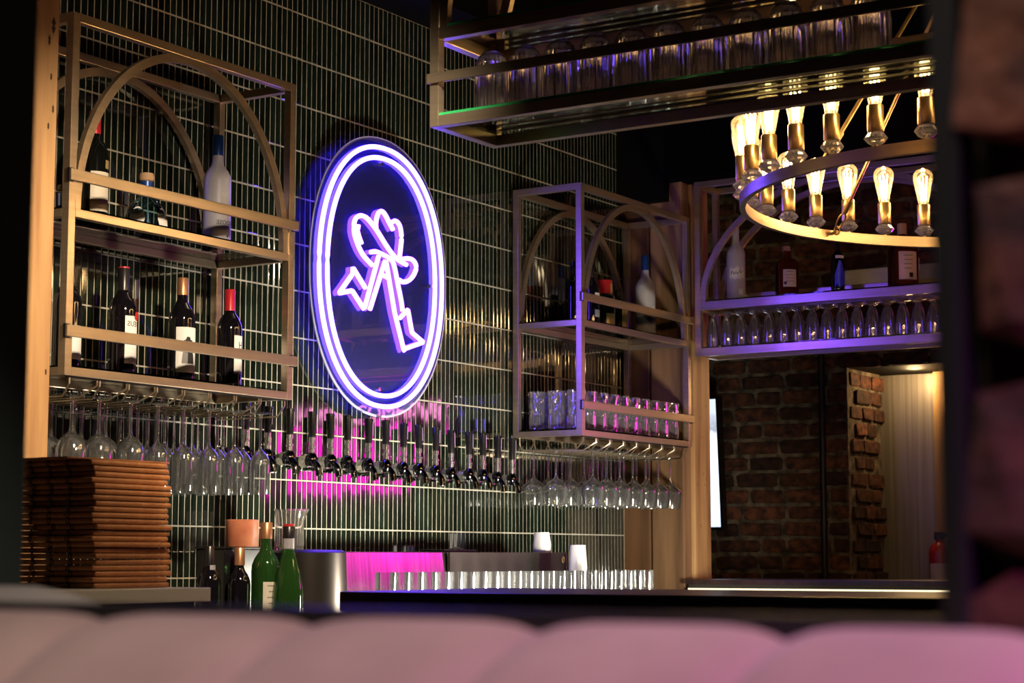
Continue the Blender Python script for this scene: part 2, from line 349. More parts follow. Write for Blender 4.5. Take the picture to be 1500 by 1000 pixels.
# ================================================================== BOOTH
bo = thing('booth_back', 'dusty pink channel-tufted booth back below the black frame', 'booth', (0, 0, 0))
prof = [(.745, 1.04), (.742, 1.085), (.733, 1.108), (.718, 1.121), (.695, 1.127), (.665, 1.123), (.635, 1.110), (.60, 1.085), (.575, 1.05), (.56, 1.0), (.55, .9), (.545, .6), (.54, .35)]
prof = [(p.x, p.y) for p in smooth_path([(a, b, 0) for a, b in prof], 3)]
SE = [.955, .815, .675, .545, .425, .312, .205, .09, -.03, -.15]
for s_ in range(len(SE)-1):
    y0, y1 = SE[s_], SE[s_+1]; mbq = MB(); n = 14; vs = []
    for i, (px, pz) in enumerate(prof):
        tx, tz = (prof[min(i+1, len(prof)-1)][0]-prof[max(i-1, 0)][0], prof[min(i+1, len(prof)-1)][1]-prof[max(i-1, 0)][1]); L = sqrt(tx*tx+tz*tz); nx, nz = tz/L, -tx/L
        if nx*(px-.7)+nz*(pz-.9) < 0: nx, nz = -nx, -nz
        for k in range(n+1):
            q = k/n; d = .009*(1-abs(2*q-1)**6.0)-.009-.003
            vs.append((px+nx*d, y0+(y1-y0)*q, pz+nz*d))
    mbq.add(vs, [(i*(n+1)+k, i*(n+1)+k+1, (i+1)*(n+1)+k+1, (i+1)*(n+1)+k) for i in range(len(prof)-1) for k in range(n)])
    part('channel', mbq, 'fabric', bo, smooth=True)
part('core', B((.575, -.15, 0), (.72, .955, 1.03)), 'fabric', bo)
b2 = thing('booth_back', 'pale grey booth back seen through the opening beside the green pillar', 'booth', (0, 0, 0))
pr = [(.93, 1.0), (.925, 1.09), (.94, 1.121), (.97, 1.131), (1.0, 1.124), (1.02, 1.08), (1.02, .5)]
mbq = MB(); vs = []; n = 10
for (px, pz) in pr:
    for k in range(n+1): q = k/n; vs.append((px, .945+.33*q, pz-.03*max(0, 1-q*6)**2))
mbq.add(vs, [(i*(n+1)+k, i*(n+1)+k+1, (i+1)*(n+1)+k+1, (i+1)*(n+1)+k) for i in range(len(pr)-1) for k in range(n)])
part('cushion', mbq, 'fabric_grey', b2, smooth=True)
part('base', B((.935, .95, 0), (1.015, 1.27, 1.0)), 'fabric_grey', b2)

# ================================================================== COUNTERS
ct = thing('service_counter', 'white stone service counter under the stack of menus', 'counter', (2.4, 2.80, 0))
part('worktop', B((0, 0, 1.058), (.80, .62, 1.088)), 'white_stone', ct, bevel=.002)
part('cabinet', B((.02, .03, 0), (.78, .60, 1.058)), 'wall_dark', ct)
bt = thing('bar_counter', 'dark stained bar counter under the hanging glass rack', 'counter', (3.28, .6, 0))
part('bar_top', B((0, 0, 1.04), (.62, 1.91, 1.081)), 'bar_top', bt, bevel=.004)
part('bar_front', B((.12, 0, 0), (.50, 1.86, 1.04)), 'bar_top', bt)
rc = thing('back_counter', 'low counter below the shelf at the brick room with a light strip', 'counter', (6.90, 1.7, 0))
part('counter_top', B((0, 0, 1.048), (.5, 1.84, 1.068)), 'bar_top', rc, bevel=.002)
part('light_strip', B((.004, .1, 1.024), (.014, 1.83, 1.034)), 'led_strip', rc)
part('counter_base', B((.03, 0, 0), (.46, 1.84, 1.048)), 'wall_dark', rc)
wk = thing('work_station', 'steel bar work station below the tap row', 'counter', (3.5, 3.0, 0))
part('station_top', B((0, 0, .90), (3.3, .55, .93)), 'steel', wk, bevel=.003); part('station_base', B((.02, .04, 0), (3.28, .55, .90)), 'wall_dark', wk)
part('glass_ledge', B((.98, .22, .93), (2.72, .42, 1.02)), 'dark_steel', wk)
dt = thing('drip_trough', 'brushed steel trough with a folded front below the taps', 'trough', (4.36, 3.58, .93))
part('front', B((0, 0, .0), (.92, .012, .243)), 'steel', dt, bevel=.002, rot=(radians(-5), 0, 0)); part('front', B((.924, 0.004, .0), (1.68, .016, .243)), 'dull_steel', dt, bevel=.002, rot=(radians(0), 0, 0)); part('top', B((0, .022, .233), (1.68, .24, .243)), 'steel', dt, bevel=.002); part('end', B((1.668, 0, 0), (1.68, .24, .24)), 'steel', dt)
part('body', B((.0, .045, 0), (1.66, .24, .232)), 'steel', dt)
part('ring', MB().tube([(1.645+.007*cos(a), -.004, .217+.011*sin(a)) for a in [2*pi*k/12 for k in range(12)]], .0018, 6, True), 'brass', dt, smooth=True)
cv = tag(part('steel_cover', MB().lathe([(.0, .245), (.10, .243), (.112, .235), (.118, .02), (.118, 0)], 32), 'dull_steel', smooth=True, loc=(4.33, 3.43, .932)), 'round brushed steel canister beside the green bottles', 'canister')
for lx in (0,): pass
cp = tag(part('bar_mat', B((0, 0, 0), (.20, .10, .008)), 'black_plastic', bevel=.002, loc=(5.30, 3.62, 1.1735)), 'small dark mat on the steel trough', 'mat')
part('clip', MB().tube([(.06, .02, .008), (.10, .02, .014), (.14, .02, .008)], .004, 6), 'chrome', cp)

# ================================================================== SHELF UNITS
RECT = lambda a, b: [(-a/2, -b/2), (a/2, -b/2), (a/2, b/2), (-a/2, b/2)]
def arch_path(x0, x1, y, z0, z1, n=36):
    cx, a, h = (x0+x1)/2, (x1-x0)/2, z1-z0
    return [(cx-a*cos(pi*k/n), y, z0+h*sin(pi*k/n)) for k in range(n+1)]
def rim_frame(mbname, parent, x0, x1, y0, y1, z0, z1, t, names):
    part(names, B((x0+t, y0, z0), (x1-t, y0+t, z1)), 'gold', parent, bevel=.0012); part(names, B((x0+t, y1-t, z0), (x1-t, y1, z1)), 'gold', parent, bevel=.0012)
    part(names, B((x0, y0+t, z0), (x0+t, y1-t, z1)), 'gold', parent, bevel=.0012); part(names, B((x1-t, y0+t, z0), (x1, y1-t, z1)), 'gold', parent, bevel=.0012)
def shelf_unit(loc, Wd, label):
    D, H, T = .30, .943, .024
    t = thing('arched_shelf', label, 'shelf', loc)
    for x in (0, Wd-T):
        for y in (0, D-T): part('post', B((x, y, 0), (x+T, y+T, H)), 'gold', t, bevel=.0012)
    rim_frame('', t, 0, Wd, 0, D, H-T, H, T, 'top_rail')
    rim_frame('', t, 0, Wd, 0, D, .408, .430, T, 'shelf_rail')
    rim_frame('', t, 0, Wd, 0, D, 0, .022, T, 'bottom_rail')
    for y in (T/2, D-T/2):
        part('arch', MB().sweep(arch_path(T+.009, Wd-T-.009, y, .428, H-T-.006), RECT(T, .018), (0, 1, 0)), 'gold', t, smooth=True)
    for z in (.430, .022):
        g = part('glass_panel', B((T*.4, T*.4, z), (Wd-T*.4, D-T*.4, z+.006)), 'shelf_glass', t)
    for z in (.500, .098):
        g = part('guard_rail', B((-.004, -.010, z), (Wd+.010, -.002, z+.030)), 'gold', t, bevel=.002)
        for x in (.004, Wd-.006): part('clip', B((x-.008, -.004, z-.003), (x+.008, .006, z+.033)), 'dark_steel', g, bevel=.001)
    n = 8; p = (Wd-.05)/n                                 # stemware hangers below
    for k in range(n+1):
        x = .025+k*p
        for sx in ((-.005, .005) if 0 < k < n else (.005,)):
            part('glass_hanger', MB().tube([(x+sx, .012, 0), (x+sx, .012, -.018), (x+sx*5, .055, -.047), (x+sx*5, D-.01, -.047), (x+sx, D-.012, -.02), (x+sx, D-.012, 0)], .0028, 6), 'gold', t, smooth=True)
    part('hanger_bar', B((.02, .008, -.004), (Wd-.02, .016, 0)), 'dark_steel', t)
    return t, p
uL, pitchL = shelf_unit((3.458, 3.524, 1.612), .912, 'gold arched shelf with wine bottles beside the timber post')
uR, pitchR = shelf_unit((6.055, 3.524, 1.600), .885, 'dim arched shelf with cut glass tumblers beside the timber column')
# long arched shelf along the bar opening
lo = thing('arched_shelf', 'long arched shelf lit violet in front of the brick room', 'shelf', (6.934, 2.2, 1.967))
T, Lg, Dp = .024, 1.30, .19
for y in (0, Lg-T):
    for x in (0, Dp-T): part('post', B((x, y, 0), (x+T, y+T, .72)), 'gold', lo, bevel=.0012)
for z0, z1, nm in ((0, .033, 'bottom_rail'), (.188, .223, 'shelf_rail'), (.696, .72, 'top_rail')):
    for x in (0, Dp-T): part(nm, B((x, T, z0), (x+T, Lg-T, z1)), 'gold', lo, bevel=.0012)
    for y in (0, Lg-T): part(nm, B((T, y, z0), (Dp-T, y+T, z1)), 'gold', lo, bevel=.0012)
for x in (T/2, Dp-T/2):
    part('arch', MB().sweep([(x, b, c) for b, _, c in arch_path(T+.009, Lg-T-.009, 0, .223, .69)], RECT(.018, T), (0, 0, 1)), 'gold', lo, smooth=True)
for z in (.033, .223): part('glass_panel', B((.008, .008, z), (Dp-.008, Lg-.008, z+.006)), 'shelf_glass', lo)
part('guard_rail', B((Dp, 0, .245), (Dp+.008, Lg, .272)), 'gold', lo, bevel=.002)
# hanging glass rack over the bar
oh = thing('hanging_rack', 'dark hanging rack of ribbed jars above the bar counter', 'rack', (3.595, 1.10, 2.150))
Lo_, Do = 1.40, .275
for y in (0, Lo_-T):
    for x in (0, Do-T): part('post', B((x, y, 0), (x+T, y+T, 1.15)), 'gold', oh, bevel=.0012)
for z0, z1, nm in ((0, .026, 'bottom_rail'), (.207, .236, 'shelf_rail')):
    for x in (0, Do-T): part(nm, B((x, T, z0), (x+T, Lo_-T, z1)), 'gold', oh, bevel=.0012)
    for y in (0, Lo_-T): part(nm, B((T, y, z0), (Do-T, y+T, z1)), 'gold', oh, bevel=.0012)
part('guard_rail', B((-.009, -.004, .102), (-.001, Lo_+.004, .126)), 'gold', oh, bevel=.002)
part('guard_rail', B((Do+.001, -.004, .102), (Do+.009, Lo_+.004, .126)), 'gold', oh, bevel=.002)
for x in (T/2, Do-T/2):
    part('arch', MB().sweep([(x, b, c) for b, _, c in arch_path(T+.009, Lo_-T-.009, 0, .236, .80)], RECT(.018, T), (0, 0, 1)), 'gold', oh, smooth=True)
for z in (.026, .236):
    g = part('glass_panel', B((.012, .008, z), (Do-.012, Lo_-.008, z+.007)), 'shelf_glass', oh)
    part('polished_edge', B((.006, .024, z), (.012, Lo_-.024, z+.0072)), 'glass_edge', g)

# ================================================================== NEON SIGN
ns = thing('neon_sign', 'blue oval neon sign of a striding hat on legs', 'sign', (0, 0, 0))
def oval(cx, cz, a, b, y, n=96, e=2.15):
    return [(cx+a*abs(cos(t))**(2/e)*(1 if cos(t) >= 0 else -1), y, cz+b*abs(sin(t))**(2/e)*(1 if sin(t) >= 0 else -1)) for t in [2*pi*k/n+.001 for k in range(n)]]
CX, CZ = 5.166, 2.097
ov = oval(CX, CZ, .385, .472, 3.788); nO = len(ov)
sheet = MB().add([(x, 3.788, z) for x, y, z in ov]+[(x, 3.794, z) for x, y, z in ov], [tuple(range(nO)), tuple(range(2*nO-1, nO-1, -1))])
part('acrylic_sheet', sheet, 'acrylic', ns)
part('acrylic_rim', MB().sweep(oval(CX, CZ, .385, .472, 3.791), RECT(.008, .004), (0, 1, 0), closed=True), 'acrylic_edge', ns)
part('outer_tube', MB().tube(oval(CX, CZ, .350, .440, 3.780), .0078, 8, True), 'neon_blue', ns, smooth=True)
part('inner_tube', MB().tube(oval(CX, CZ, .307, .404, 3.780), .0078, 8, True), 'neon_blue', ns, smooth=True)
FIG = {'hat_crown_tube': [[(5.102,2.127),(5.051,2.154),(5.019,2.188),(5.0,2.224),(5.0,2.257),(5.013,2.276),(5.04,2.286),(5.072,2.281),(5.114,2.257),(5.142,2.236),(5.18,2.205),(5.218,2.179),(5.252,2.164),(5.3,2.154)],
        [(5.121,2.255),(5.123,2.286),(5.136,2.311),(5.155,2.318),(5.174,2.308),(5.193,2.289),(5.219,2.264)], [(5.212,2.289),(5.231,2.297),(5.25,2.291),(5.263,2.273),(5.268,2.24),(5.261,2.193),(5.256,2.167)], [(5.022,2.252),(5.021,2.224),(5.041,2.191)]],
       'hat_brim_tube': [[(5.257,2.162),(5.285,2.173),(5.324,2.178),(5.349,2.168),(5.356,2.149),(5.339,2.121),(5.31,2.1),(5.277,2.092),(5.257,2.097)], [(5.092,2.17),(5.124,2.176),(5.162,2.171),(5.195,2.165),(5.218,2.154),(5.233,2.127),(5.248,2.084),(5.268,2.03),(5.278,1.991)]]}
STR = {'leg_tube': [[(5.259,1.964),(5.307,2.0),(5.332,1.923),(5.401,1.896),(5.294,1.864),(5.286,1.857),(5.23,1.981),(5.176,2.157),(5.086,1.97)], [(5.138,2.168),(5.058,1.973),(4.99,2.028),(4.92,2.011),(4.994,2.086),(4.993,2.105),(5.066,2.043)], [(5.149,2.103),(5.195,2.094)]]}
for nm, ls in FIG.items():
    for pl in ls: part(nm, MB().tube(smooth_path([(a, 3.779, b) for a, b in pl], 5), .0078, 8), 'neon_violet', ns, smooth=True)
for nm, ls in STR.items():
    for pl in ls:
        q = []
        for i in range(len(pl)-1):
            for t in (.03, .5, .97): q.append((pl[i][0]+(pl[i+1][0]-pl[i][0])*t, 3.778, pl[i][1]+(pl[i+1][1]-pl[i][1])*t))
        part(nm, MB().sweep(q, [(.0078*cos(2*pi*k/8), .0078*sin(2*pi*k/8)) for k in range(8)], (0, 1, 0)), 'neon_violet', ns, smooth=True)
for x, z in ((5.158, 2.483), (4.874, 2.101), (5.454, 2.099), (5.153, 1.714)):
    part('standoff_screw', MB().tube([(x, 3.781, z), (x, 3.842, z)], .007, 12), 'chrome', ns, smooth=True)
# lit pink sign in the room (seen only as a reflection in the tiles)
ms = thing('lit_sign', 'magenta lit sign board with pale letters on the brick wall', 'sign', (XB-.03, 1.69, 1.49))
part('panel', B((0, -.54, 0), (.025, .22, .36)), 'sign_magenta', ms); part('backing', B((.025, -.56, -.02), (.035, .48, .56)), 'black_paint', ms)
place('lettering', text_mesh('WELCOME HOME', .115, 'sign_letter', .004, True), ms, (-.008, .03, .418), (0, 0, -pi/2))

# ================================================================== CHANDELIER
RX, RY, RZ, RR = 4.95, 1.524, 2.12, .74
ch = thing('ring_chandelier', 'brass ring chandelier of glowing filament bulbs on crystal knobs', 'chandelier', (RX, RY, RZ))
part('ring', MB().sweep([(RR*cos(a), RR*sin(a), -.015) for a in [2*pi*k/96 for k in range(96)]], RECT(.016, .030), (0, 0, 1), closed=True), 'gold', ch, smooth=True)
sock = MB().lathe([(0, .032), (.019, .032), (.020, .034), (.020, .094), (.0185, .096), (.014, .096)], 24).mesh('socket', 'brass', True)
crys = MB().lathe([(0, -.002), (.010, -.001), (.021, .006), (.029, .016), (.021, .027), (.011, .032), (0, .033)], 12).mesh('crystal_knob', 'crystal')
bulb = MB().lathe([(.0150, .094), (.0165, .105), (.0200, .125), (.0255, .150), (.0300, .170), (.0310, .181), (.0290, .192), (.022, .201), (.012, .206), (.004, .209), (0, .211)], 24).mesh('bulb', 'bulb_glass', True)
fl = MB()
for k in range(6):
    a = 2*pi*k/6; fl.tube([(.007*cos(a), .007*sin(a), .110), (.013*cos(a+.3), .013*sin(a+.3), .180)], .0016, 5)
fila = fl.mesh('filament', 'filament')
pin = MB().lathe([(.006, -.006), (.006, .002)], 8).mesh('pin', 'brass', True)
for k in range(36):
    a = radians(10*k+.4); p = (RR*cos(a), RR*sin(a), .004)
    s_ = place('socket', sock, ch, p); place('pin', pin, s_)
    place('crystal_knob', crys, ch, p, (0, 0, a)); b_ = place('bulb', bulb, ch, p); place('filament', fila, b_)
    L = bpy.data.lights.get('bulb_light') or bpy.data.lights.new('bulb_light', 'POINT')
    L.energy = .3; L.color = (1, .66, .34); L.shadow_soft_size = .012
    lo_ = bpy.data.objects.new('bulb_light', L); COL.objects.link(lo_); lo_.location = (RX+p[0], RY+p[1], RZ+.155)
hub = (0, 0, .96)
for k in range(4):
    a = radians(66+90*k); e = Vector(((RR-.03)*cos(a), (RR-.03)*sin(a), .0)); h = Vector(hub); d_ = (h-e).normalized(); s0 = e+d_*.06
    rod = part('rod', MB().tube([s0, h], .0055, 8), 'brass', ch, smooth=True)
    part('collar', MB().tube([s0-d_*.004, s0+d_*.035], .0085, 10), 'brass', rod, smooth=True)
    tn = Vector((-sin(a), cos(a), 0))
    part('eye_ring', MB().tube([e+d_*(.028+.026*cos(t))+tn*.013*sin(t) for t in [2*pi*q/16 for q in range(16)]], .0028, 6, True), 'brass', rod, smooth=True)
    part('eye_bolt', MB().tube([(RR*cos(a), RR*sin(a), -.012), e+Vector((.0, 0, -.006))], .005, 8).tube([e+Vector((0, 0, -.004))+Vector((cos(a), sin(a), 0))*.012*cos(t)+Vector((0, 0, 1))*.012*sin(t) for t in [2*pi*q/14 for q in range(14)]], .0028, 6, True), 'brass', rod, smooth=True)
part('hub', MB().lathe([(0, .92), (.03, .93), (.03, 1.0), (.012, 1.02), (.012, 1.12), (.06, 1.13), (.06, 1.18)], 20), 'brass', ch, smooth=True)

# ================================================================== GLASSWARE
def lathe_thing(name, label, cat, prof, material, loc, n=24, group=None, fn=None, smooth=True):
    return tag(part(name, MB().lathe(prof, n, fn=fn), material, smooth=smooth, loc=loc), label, cat, group)
# ribbed jars upside down on the hanging rack
rib = lambda a, z, i: 1+(.040*cos(24*a) if 1 <= i else 0)*(1 if z < .11 else max(.25, (.148-z)/.038))
jprof = [(.034, 0), (.0365, .002), (.0370, .02), (.0370, .06), (.0370, .105)]+[(.037*cos(t), .105+.043*sin(t)) for t in [pi/2*k/10 for k in range(1, 10)]]+[(0, .148)]
jprof = [(a*(1+(.035*(-1)**q if 5 <= q < 13 else 0)), b) for q, (a, b) in enumerate(jprof)]
jin = [(0, .136), (.018, .135), (.027, .128), (.032, .117), (.0335, .10), (.0335, .05), (.0330, .0005), (.034, 0)]
jm = MB().lathe(jprof, 120, fn=rib).lathe(jin, 52).mesh('ribbed_jar', 'jar_glass', True)
ys = [2.372-k*.0935 for k in range(11)]
for k, y in enumerate(ys):
    for row, dx in ((0, .068), (1, .165)):
        if row == 1 and k % 1: continue
        tag(place('ribbed_jar', jm, None, (3.595+dx, y+(.03 if row else 0), 2.150+.033), (0, 0, random.random())), 'clear ribbed jar upside down in the %s row of the hanging rack' % ('outer' if row == 0 else 'inner'), 'jar', 'ribbed jars on the hanging rack')
# cut tumblers on the lower shelf of the right unit
cut = lambda a, z, i: 1-.06*abs(sin(6*a+z*70))-.06*abs(sin(6*a-z*70)) if z > .055 else 1-.09*abs(sin(6*a))
tp = [(0, 0), (.030, 0), (.032, .004)]+[(.032+.004*k/16, .004+.141*k/16) for k in range(1, 17)]+[(.0335, .145), (.032, .10), (.029, .02), (0, .016)]
tm = MB().lathe(tp, 48, fn=lambda a, z, i: cut(a, z, i) if 3 <= i <= 17 else 1).mesh('cut_tumbler', 'cut_glass')
for i in range(10):
    for j in range(3):
        tag(place('cut_tumbler', tm, None, (6.055+.067+i*.0835, 3.524+.062+j*.086, 1.600+.0285), (0, 0, random.random()*6)), 'clear cut-glass highball tumbler on the lower shelf beside the timber column', 'tumbler', 'cut tumblers on the dim arched shelf')
# hanging stemware
def stem_profile(kind):
    # upside down: foot at z=0 (top), bowl hangs down
    if kind == 'tall': return [(.033, 0), (.031, -.002), (.006, -.006), (.0042, -.02), (.0040, -.095), (.006, -.108), (.020, -.122), (.027, -.135), (.029, -.150), (.0295, -.235), (.0290, -.236), (.0282, -.150), (.025, -.135), (.012, -.122), (0, -.117)]
    if kind == 'round': return [(.036, 0), (.034, -.002), (.006, -.006), (.0045, -.02), (.0042, -.080), (.007, -.095), (.024, -.108), (.035, -.122), (.039, -.145), (.036, -.195), (.033, -.215), (.0325, -.215), (.035, -.195), (.0375, -.145), (.033, -.123), (.015, -.107), (0, -.103)]
    return [(.040, 0), (.038, -.002), (.007, -.006), (.0045, -.02), (.0042, -.095), (.008, -.108), (.030, -.125), (.047, -.142), (.0475, -.150), (.044, -.190), (.041, -.208), (.0405, -.208), (.0435, -.190), (.0465, -.150), (.044, -.142), (.022, -.122), (0, -.114)]
for kind in ('tall', 'round', 'wide'): globals()['g_'+kind] = MB().lathe(stem_profile(kind), 28).mesh('stem_glass', 'stem_glass', True)
for k in range(8):
    kind = 'round' if k in (0, 1, 2) else 'tall'
    for j in range(3 if kind == 'round' else 4):
        x = 3.458+.025+(k+.5)*pitchL; y = 3.524+.055+j*(.090 if kind == 'round' else .068)
        tag(place('wine_glass' if kind == 'round' else 'flute_glass', globals()['g_'+kind], None, (x+random.uniform(-.006, .006), y, 1.612-.041), (0, 0, 0)),
            ('clear round-bowled wine glass hanging above the stack of menus' if kind == 'round' else 'clear straight-sided stem glass hanging under the wine bottle shelf'), 'glass', 'stemware hanging below the gold shelf')
for k in range(8):
    for j in range(3):
        if (k, j) in ((0, 0), (7, 2), (3, 2)): continue
        x = 6.055+.025+(k+.5)*pitchR; y = 3.524+.060+j*.098
        tag(place('wine_glass', g_wide, None, (x, y, 1.600-.041)), 'clear wide-bowled wine glass hanging under the cut tumbler shelf', 'glass', 'wide glasses hanging below the dim shelf')
# short-stem glasses upside down on the long shelf
pf = [(.028, 0), (.0285, .002), (.0275, .05), (.022, .09), (.012, .118), (.007, .126), (.008, .131), (.024, .137), (.026, .140), (0, .141)]
pm = MB().lathe(pf+[], 24).lathe([(.0265, .001), (.0258, .05), (.020, .09), (.009, .115), (0, .119)], 24).mesh('footed_glass', 'footed_clear', True)
for i in range(19):
    for j in range(2):
        tag(place('footed_glass', pm, None, (6.934+.052+j*.075, 3.445-i*.0625-(.031 if j else 0), 1.967+.0395)), 'clear footed beer glass upside down in the %s row under the violet shelf rail' % ('front' if j == 0 else 'rear'), 'glass', 'footed glasses on the long shelf')
# rocks glasses on the work station ledge
rk = [(0, .0), (.030, 0), (.032, .003), (.033, .03), (.034, .088), (.0325, .088), (.0315, .03), (.029, .016), (0, .014)]
rm = MB().lathe(rk, 28, fn=lambda a, z, i: 1+(.02*cos(10*a) if 1 < i < 4 else 0)).mesh('rocks_glass', 'rocks_clear', True)
for i in range(23):
    tag(place('rocks_glass', rm, None, (4.54+i*.0715, 3.30, 1.0225)), 'short clear rocks glass in the row along the steel work station', 'glass', 'rocks glasses in a row')
# nested plastic cups
cupm = MB().lathe([(0, 0), (.033, 0), (.0335, .003), (.027, .085), (0, .086)][::1], 24).mesh('plastic_cup', 'plastic_cup', True)
for (x, y, z, n_, g) in ((5.993, 3.66, 1.1735, 5, 'on the steel trough'), (5.925, 3.47, 1.0205, 12, 'behind the rocks glasses')):
    for k in range(n_):
        o = tag(place('plastic_cup', cupm, None, (x+k*.0004, y, z+k*.0085 if n_ > 6 else z+k*.0065)), 'pale plastic cup in the nested stack %s' % g, 'cup', 'nested cups '+g)
        o.scale = (1, 1, .55 if n_ < 6 else 1.0)
pit = thing('glass_pitcher', 'clear mixing pitcher with a pouring lip on the steel trough', 'pitcher', (4.535, 3.66, 1.174))
pp = [(.040, 0), (.043, .003), (.044, .02), (.043, .09), (.046, .118), (.049, .125), (.0475, .125), (.0445, .117), (.041, .09), (.041, .016), (0, .013)]
part('body', MB().lathe(pp, 32, fn=lambda a, z, i: 1+(.22*max(0, cos(a+.9))**10 if z > .11 else 0)), 'jar_glass', pit, smooth=True); part('base', MB().lathe([(0, 0), (.040, 0), (.040, .012), (0, .012)], 24), 'jar_glass', pit, smooth=True)

# ================================================================== BOTTLES
BORD = [(0, 0), (.034, 0), (.0375, .004), (.0380, .02), (.0380, .180), (.0365, .195), (.029, .213), (.0185, .228), (.0150, .240), (.0145, .290), (.0155, .291), (.0155, .298), (0, .300)]
BURG = [(0, 0), (.036, 0), (.040, .005), (.0405, .02), (.0405, .120), (.038, .145), (.031, .178), (.022, .210), (.0165, .235), (.0148, .255), (.0145, .290), (.0155, .291), (.0155, .298), (0, .300)]
VODK = [(0, 0), (.036, 0), (.0385, .004), (.0385, .190), (.037, .203), (.030, .218), (.019, .232), (.0155, .245), (.0145, .262), (.0140, .315), (0, .316)]
SPIR = [(0, 0), (.038, 0), (.042, .004), (.042, .130), (.040, .140), (.030, .150), (.018, .158), (.0145, .170), (.0145, .190), (0, .191)]
def bottle(name, label, loc, prof, glass, rz=0, cap=None, lab=None, extra=None, text=None, group=None, n=32, sq=0, scale=1):
    t = thing(name, label, 'bottle', loc, rz, group)
    fn = (lambda a, z, i: 1/(max(abs(cos(a)), abs(sin(a)))**sq) if z < .155 else 1) if sq else None
    body = part('glass', MB().lathe(prof, n, fn=fn), glass, t, smooth=True)
    if cap:
        cm, rad, z0, z1 = cap; part('cap', MB().lathe([(rad, z0), (rad, z1-.002), (rad-.0015, z1), (0, z1+.0003)], 20), cm, t, smooth=True)
    def band(cm, z0, z1, half, rad, c=0, nm='paper_label'):
        return part(nm, MB().lathe([(rad, z0), (rad, z1)], 16, a0=-pi/2+c-half, a1=-pi/2+c+half), cm, t, smooth=True)
    for a in (lab or []): band(*a)
    for (s, size, cm, rad, z, c, mir, fs) in (text or []): place('lettering', text_mesh(s, size, cm, .0002, mir, rad, fs), t, (0, 0, z), (0, 0, c))
    if extra: extra(t)
    if scale != 1: t.scale = (scale,)*3
    return t
R_ = .0386
def print_line(t, x0, x1, z, rad, h=.0022, rz=0):
    return patch('printed_line', [(x0, z-h/2), (x1, z-h/2), (x1, z+h/2), (x0, z+h/2)], rad, 'print_grey', t, rz, 6)
def patch(name, pts, rad, material, parent, rz=0, nx=12, taper=None):
    xs = [p[0] for p in pts]; x0, x1 = min(xs)+1e-5, max(xs)-1e-5; vs = []
    for k in range(nx+1):
        x = x0+(x1-x0)*k/nx; zz = []
        for (ax, az), (bx, bz) in zip(pts, pts[1:]+pts[:1]):
            if (ax-x)*(bx-x) <= 0 and ax != bx: zz.append(az+(bz-az)*(x-ax)/(bx-ax))
        for z in (min(zz), (min(zz)+max(zz))/2, max(zz)):
            q = taper(z) if taper else rad; vs.append((q*sin(x/rad), -q*cos(x/rad), z))
    fs = [(k*3+j, k*3+3+j, k*3+4+j, k*3+1+j) for k in range(nx) for j in range(2)]
    return part(name, MB().add(vs, fs), material, parent, rot=(0, 0, rz), smooth=True)
ZL, ZU = 1.612+.028, 1.612+.436
bottle('wine_bottle', 'dark wine bottle with pale label behind the gold shelf corner post', (3.605, 3.67, ZL), BORD, 'wine_black', 0, ('capsule_black', .0158, .235, .302), [('label_white', .03, .12, .9, R_, .3)], group='wine bottles on the lower gold shelf')
bottle('wine_bottle', 'black wine bottle with white label and red seal', (3.803, 3.66, ZL+.0), BORD, 'wine_black', 0, ('capsule_black', .0158, .235, .302), [('label_white', .035, .165, .75, R_, .12), ('capsule_red', .2985, .3022, pi, .0160, 0, 'capsule_top')],
       text=[('TEUS', .020, 'print_black', R_+.0004, .143, .10, True, 1)],
       extra=lambda t: part('red_seal', MB().lathe([(0, .0012), (.011, .001), (.013, 0)], 16, fn=lambda a, z, i: 1+.06*cos(7*a)), 'print_red', t, rot=(pi/2, 0, .45), loc=(R_*sin(.45), -R_*cos(.45)-.0004, .166), smooth=True), group='wine bottles on the lower gold shelf')
def portrait(t):
    g = lambda nm, pts, m: patch(nm, pts, R_+.0008, m, t, -.25)
    g('printed_coat', [(-.022, .055), (-.004, .055), (-.004, .100), (-.012, .097), (-.019, .085)], 'print_grey'); g('printed_coat', [(-.004, .055), (.018, .055), (.017, .080), (.008, .095), (-.004, .100)], 'print_black')
    g('printed_face', [(-.007, .100), (.002, .100), (.004, .112), (.002, .118), (-.007, .118), (-.009, .110)], 'label_cream')
    g('printed_hat', [(-.016, .117), (-.001, .116), (.012, .119), (.010, .122), (.004, .121), (.003, .130), (-.008, .131), (-.010, .121), (-.016, .121)], 'print_black')
bottle('wine_bottle', 'dark wine bottle with a portrait of a man in a hat', (4.04, 3.66, ZL), BORD, 'wine_black', 0, ('capsule_copper', .0158, .252, .302), [('label_white', .030, .158, 1.0, R_, -.25)], extra=portrait, group='wine bottles on the lower gold shelf')
bottle('wine_bottle', 'dark wine bottle with red capsule and white monogram label', (4.245, 3.66, ZL), BORD, 'wine_black', 0, ('capsule_red', .0160, .215, .302), [('label_white', .045, .160, .62, R_, .15)], text=[('H', .030, 'print_black', R_+.0004, .130, .15, True, .8), ('3', .022, 'print_grey', R_+.0004, .126, .32, True, .7)], group='wine bottles on the lower gold shelf', scale=.97)
bottle('wine_bottle', 'green-black wine bottle with gilt shoulder print behind the arch', (3.700, 3.68, ZU), BORD, 'dark_glass', 0, ('capsule_red', .0158, .24, .302), [('label_cream', .03, .135, 1.0, R_, .0), ('label_gold', .145, .168, .25, R_, .35, 'gilt_print')], scale=1.03)
tq = thing('tequila_bottle', 'squat clear tequila bottle with blue neck and oval label', 'bottle', (3.905, 3.68, ZU))
part('glass', MB().lathe([(0, 0), (.054, 0), (.060, .006), (.061, .03), (.056, .062), (.040, .090), (.022, .105), (.019, .115), (.0185, .150), (0, .151)], 36), 'tequila_glass', tq, smooth=True)
